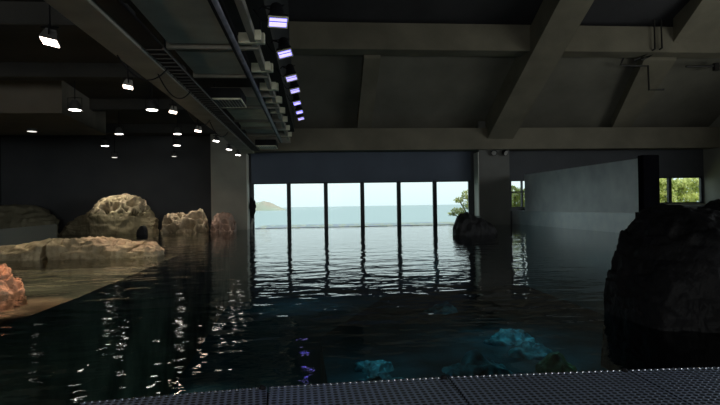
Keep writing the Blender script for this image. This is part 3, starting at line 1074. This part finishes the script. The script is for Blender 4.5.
# cables looping from the box beam
M_cable = M_black
for k, (a, b_, sag, lab) in enumerate([
        ((117, 55), (168, 68), 0.55, 'black cable drooping under the box beam above the second floodlight'),
        ((158, 74), (190, 92), 0.5, 'black cable loop under the box beam, behind the first loop'),
        ((186, 110), (210, 120), 0.5, 'thin black cable loop near the third gantry floodlight'),
        ((210, 122), (228, 132), 0.5, 'thin black cable loop near the fourth gantry floodlight')]):
    p0, p1 = at(*a, z=zb - 0.005), at(*b_, z=zb - 0.005)
    bm = bmesh.new()
    tube(bm, [p0.lerp(p1, t) - Vector((0, 0, sag * 4 * t * (1 - t) * .6)) for t in [j / 14 for j in range(15)]], 0.014, 6)
    bmesh.ops.translate(bm, vec=-g.location, verts=bm.verts)
    link('cable', bm, M_cable, g)['label'] = lab

# ------------------------------------------------------------------ pipes under the right roof
def pipe(name, pts, r_, label, cat='pipe', cap=None):
    bm = bmesh.new()
    tube(bm, pts, r_, 8)
    return tag(link(name, bm, M_pipe), label, cat)


Yp = 24.25
pipe('pipe', [at(654, 20, Y=Yp), at(655, 49, Y=Yp), at(641, 57, Y=Yp + 0.9), at(634, 60, Y=Yp + 1.0)], 0.05,
     'left one of two thin dark pipes running down the high girder')
pipe('pipe', [at(661, 20, Y=Yp), at(662, 48, Y=Yp), at(648, 57, Y=Yp + 0.9), at(641, 60, Y=Yp + 1.0)], 0.05,
     'right one of two thin dark pipes running down the high girder')
Yq = 25.6
o = pipe('pipe', [at(624, 57, Y=Yq), at(620, 65.5, Y=Yq), at(648, 66, Y=Yq), at(649, 90, Y=Yq), at(664, 89.5, Y=Yq)], 0.055,
         'dark bent pipe stepping down below the high girder at right')
o = pipe('pipe', [at(686, 66.5, Y=Yq), at(712, 66, Y=Yq), at(730, 66, Y=Yq)], 0.055,
         'short dark pipe with a valve at the right edge under the high girder')
bm = bmesh.new()
c = at(716, 67, Y=Yq)
lathe(bm, [(0.05, -.22), (0.16, -.18), (0.16, .18), (0.05, .22)], 10, Matrix.Translation(c))
link('valve', bm, M_pipe, o)

# pair of small floodlights on the right column
for (px, lab) in ((494, 'small dark floodlight at the top of the right column, left one of a pair'),
                  (506, 'small dark floodlight at the top of the right column, right one of a pair')):
    c = at(px, 153, Y=29.75)
    r = empty('wall_floodlight', c)
    tag(r, lab, 'floodlight', 'small floodlights on the right column')
    bm = bmesh.new()
    mx = orient(Vector((-0.3 if px < 500 else .4, -0.8, -0.4)))
    lathe(bm, [(0.17, 0), (0.18, .05), (0.13, .2), (0.06, .25)], 14, mx)
    link('housing', bm, M_black, r)
    bm = bmesh.new()
    lathe(bm, [(0.14, -.006), (0.14, .006)], 14, mx)
    link('lens', bm, M_house_l, r)
    bm = bmesh.new()
    tube(bm, [(0, .05, .1), (0, .26, .1)], 0.03, 6)
    link('bracket', bm, M_black, r)

# dark bundle hung at the left column's inner side
cx_ = cl1.x + 0.24
r = empty('hanging_bundle', (cx_, 30.4, 0.6))
tag(r, 'dark bundle with a pale lower end hanging on the left column beside the sea window', 'bundle')
bm = bmesh.new()
bmesh.ops.create_icosphere(bm, subdivisions=4, radius=1.0)
for v in bm.verts:
    k = noise.fractal(v.co * 1.6 + Vector((3, 1, 2)), 1, 2, 4)
    v.co = Vector((v.co.x * (.15 + .08 * k), v.co.y * .2, v.co.z * .62 + .62)) + Vector((.04 * k, 0, 0))
link('wrap', bm, M_black, r, smooth=True)
bm = bmesh.new()
tube(bm, [(0.02, 0, .15), (0.05, 0, -.1), (-.02, 0, -.35), (-.03, 0, -.6)], 0.07, 8)
link('tail', bm, M_house_l, r, smooth=True)

# ------------------------------------------------------------------ outside
bm = bmesh.new()
vs = [bm.verts.new(p) for p in [(-6000, 45, -7), (6000, 45, -7), (6000, 8000, -7), (-6000, 8000, -7)]]
bm.faces.new(vs)
m = bpy.data.materials.new('sea_water')
m.use_nodes = True
nt = m.node_tree
b = nt.nodes['Principled BSDF']
b.inputs['Base Color'].default_value = (0.17, 0.245, 0.26, 1)
b.inputs['Roughness'].default_value = 0.35
tc = nt.nodes.new('ShaderNodeTexCoord')
no = nt.nodes.new('ShaderNodeTexNoise')
no.inputs['Scale'].default_value = 0.35
bp = nt.nodes.new('ShaderNodeBump')
bp.inputs['Strength'].default_value = 0.25
bp.inputs['Distance'].default_value = 0.6
nt.links.new(tc.outputs['Object'], no.inputs['Vector'])
nt.links.new(no.outputs['Fac'], bp.inputs['Height'])
nt.links.new(bp.outputs[0], b.inputs['Normal'])
tag(link('sea', bm, m), 'pale teal sea stretching to the horizon outside the window', 'sea', kind='stuff')

bm = bmesh.new()
box(bm, XL - 20, 60, YB + 0.36, 45, -9, -2.2)
struct('ground', bm, mat('ground_outside', (0.20, 0.22, 0.10), 0.95, vscale=0.5, var=0.3), 'grassy bank outside below the windows', 'ground')
bm = bmesh.new()
box(bm, XR + 0.5, 60, -40, YB + 0.5, -9, -1.0)
struct('ground_side', bm, MATS['ground_outside'], 'bank outside along the right wall', 'ground')

# headland
Yh = 1290
bm = bmesh.new()
prof = [(222, 206), (236, 202.5), (247, 201.5), (258, 202.2), (264, 201.0), (271, 202.3), (278, 205.8), (283, 208.3), (286, 209.3)]
rows = []
for j, (dy, s) in enumerate([(-30, 0.0), (-20, .55), (0, 1.0), (30, .7), (60, 0.0)]):
    row = []
    for k in range(65):
        t = k / 64 * (len(prof) - 1)
        i = min(int(t), len(prof) - 2)
        f = t - i
        px = prof[i][0] * (1 - f) + prof[i + 1][0] * f
        py = prof[i][1] * (1 - f) + prof[i + 1][1] * f
        p = at(px, py, Y=Yh)
        hgt = max(0, p.z + 7) * s
        hgt *= 1 + .12 * noise.noise(Vector((p.x * .1, j, 0)))
        row.append(bm.verts.new((p.x, Yh + dy, -7.5 + hgt)))
    rows.append(row)
for j in range(len(rows) - 1):
    for k in range(64):
        bm.faces.new((rows[j][k], rows[j][k + 1], rows[j + 1][k + 1], rows[j + 1][k]))
tag(link('headland', bm, M_head, smooth=True), 'distant hazy green headland with a tan shore at the left of the sea view', 'headland')


def leaves(bm, c, rx, ry, rz, n_, s, rnd, flat=0.0):
    for _ in range(n_):
        while True:
            v = Vector((rnd.uniform(-1, 1), rnd.uniform(-1, 1), rnd.uniform(-1, 1)))
            if 0.35 < v.length < 1:
                break
        p = c + Vector((v.x * rx, v.y * ry, v.z * rz))
        e = Euler((rnd.uniform(-1.3, 1.3), rnd.uniform(-1.3, 1.3), rnd.uniform(0, 6.3))).to_matrix()
        k = s * rnd.uniform(.6, 1.3)
        q = [e @ Vector(w_) * k for w_ in ((-1, 0, 0), (-.2, -.45, .12), (1, 0, 0), (-.2, .45, .12))]
        bm.faces.new([bm.verts.new(p + w_) for w_ in q])


def tree(name, base, blobs, s, m_, label, dens, seed, cat='tree', group=None):
    rnd = random.Random(seed)
    r = empty(name, base)
    tag(r, label, cat, group)
    bm = bmesh.new()
    top = max(blobs, key=lambda b__: b__[0].z)[0]
    fork = Vector((base.x, base.y, base.z + (top.z - base.z) * .45))
    tube(bm, [Vector((0, 0, -.1)), (fork - base) * .5 + Vector((.1, 0, 0)), fork - base], 0.13, 8)
    for (c_, rx, ry, rz) in blobs:
        e_ = c_ - base
        f_ = fork - base
        tube(bm, [f_, f_.lerp(e_, .5) + Vector((0, 0, .15)), e_], 0.04, 6)
        for _ in range(5):
            tube(bm, [e_, e_ + Vector((rnd.uniform(-rx, rx), rnd.uniform(-ry, ry), rnd.uniform(-rz, rz)))], 0.015, 5)
    link('trunk', bm, M_bark, r)
    bm = bmesh.new()
    for (c_, rx, ry, rz) in blobs:
        leaves(bm, c_ - base, rx, ry, rz, int(dens * rx * rz), s, rnd)
    link('foliage', bm, m_, r)


YT = 38.0


def blob(px, py, rx, rz, Y=YT):
    k = Y / F
    return (at(px, py, Y=Y), rx * k, rx * k * .8, rz * k)


tree('loose_tree', Vector((at(472, 230, Y=YT).x, YT, -2.3)),
     [blob(467, 195, 6, 5), blob(459, 200, 5, 3), blob(470, 205, 8, 5), blob(458, 211, 8, 3.5), blob(466, 216, 9, 4), blob(452, 214, 4, 2), blob(476, 200, 7, 8)],
     0.11, M_leaf2, 'loose pale green tree outside at the right end of the sea window', 1100, 3)
tree('leafy_tree', Vector((at(518, 230, Y=37).x, 37, -2.3)),
     [blob(514, 192, 9, 6, 37), blob(523, 195, 9, 6, 37), blob(514, 203, 9, 7, 37), blob(524, 207, 9, 7, 37), blob(530, 191, 6, 5, 37)],
     0.15, M_leaf, 'yellow green tree outside the small window by the right column', 800, 4, group='leafy trees outside the right windows')
tree('leafy_tree', Vector((at(660, 230, Y=36).x, 36, -2.3)),
     [blob(655, 182, 12, 7, 36), blob(661, 192, 13, 9, 36), blob(668, 184, 10, 7, 36), blob(652, 200, 12, 8, 36), blob(668, 200, 9, 7, 36)],
     0.16, M_leaf, 'yellow green tree outside the left pane of the two pane window', 760, 5, group='leafy trees outside the right windows')
tree('leafy_tree', Vector((at(690, 230, Y=37).x, 37, -2.3)),
     [blob(682, 185, 11, 7, 37), blob(693, 182, 12, 6, 37), blob(700, 193, 11, 9, 37), blob(686, 197, 13, 8, 37), blob(676, 192, 8, 8, 37)],
     0.16, M_leaf, 'yellow green tree outside the right pane of the two pane window', 760, 6, group='leafy trees outside the right windows')

# ------------------------------------------------------------------ light
W = bpy.data.worlds.new('sky')
S.world = W
W.use_nodes = True
nt = W.node_tree
bg = nt.nodes['Background']
tc = nt.nodes.new('ShaderNodeTexCoord')
sp = nt.nodes.new('ShaderNodeSeparateXYZ')
rp = nt.nodes.new('ShaderNodeValToRGB')
rp.color_ramp.elements[0].position = 0.0
rp.color_ramp.elements[0].color = (0.70, 0.84, 0.86, 1)
rp.color_ramp.elements[1].position = 0.6
rp.color_ramp.elements[1].color = (0.62, 0.79, 0.86, 1)
e = rp.color_ramp.elements.new(0.05)
e.color = (0.80, 0.95, 0.95, 1)
nt.links.new(tc.outputs['Generated'], sp.inputs[0])
nt.links.new(sp.outputs['Z'], rp.inputs['Fac'])
nt.links.new(rp.outputs['Color'], bg.inputs['Color'])
bg.inputs['Strength'].default_value = 1.22

sun = bpy.data.lights.new('sun', 'SUN')
sun.energy = 4.5
sun.color = (1, 0.94, 0.8)
sun.angle = math.radians(1)
so = bpy.data.objects.new('sun', sun)
C.objects.link(so)
so.matrix_world = Matrix.Translation((0, 60, 60)) @ orient(Vector((-0.35, 0.25, -0.9)))


def area(name, loc, nrm, sx, sy, e, col):
    d = bpy.data.lights.new(name, 'AREA')
    d.shape = 'RECTANGLE'
    d.size, d.size_y = sx, sy
    d.energy = e
    d.color = col
    o = bpy.data.objects.new(name, d)
    C.objects.link(o)
    o.matrix_world = Matrix.Translation(loc) @ orient(nrm)
    return o


for k, (y0, y1) in enumerate(RO):
    area('side_fill', (XR + 0.2, (y0 + y1) / 2, (oz0 + oz1) / 2), (-1, 0, 0.05), y1 - y0, oz1 - oz0, 420, (0.95, 0.98, 1.0))  # added fill lights in the unseen side openings

area('rear_fill', ((BO[0] + BO[1]) / 2, YF - 0.15, (BO[2] + BO[3]) / 2), (0, 1, 0.0), BO[1] - BO[0], BO[3] - BO[2], 500, (1.0, 0.97, 0.90))  # added fill light from behind the camera

# point lights added under water for the coral and the water colour
for (px, py, zz_, up_, e_) in ((508, 330, -1.7, .9, 18), (376, 362, -1.7, .8, 9), (556, 352, -1.7, .7, 6), (120, 320, -3.8, 1.2, 5), (300, 300, -3.8, 1.6, 12), (430, 292, -3.8, 1.6, 12)):
    c = at(px, py, z=zz_)
    c.z += up_
    d = bpy.data.lights.new('underwater_fill', 'POINT')
    d.energy = e_
    d.color = (0.35, 0.85, 1.0)
    d.shadow_soft_size = 0.1
    o = bpy.data.objects.new('underwater_fill', d)
    C.objects.link(o)
    o.location = c

S.view_settings.view_transform = 'Standard'
S.view_settings.look = 'None'
S.view_settings.gamma = 1.0
S.view_settings.use_curve_mapping = False
S.view_settings.exposure = 0.0
cy = S.cycles
cy.use_denoising = True
cy.max_bounces = 8
cy.diffuse_bounces = 4
cy.glossy_bounces = 4
cy.transparent_max_bounces = 12
cy.sample_clamp_indirect = 6.0
cy.caustics_reflective = False
cy.caustics_refractive = False
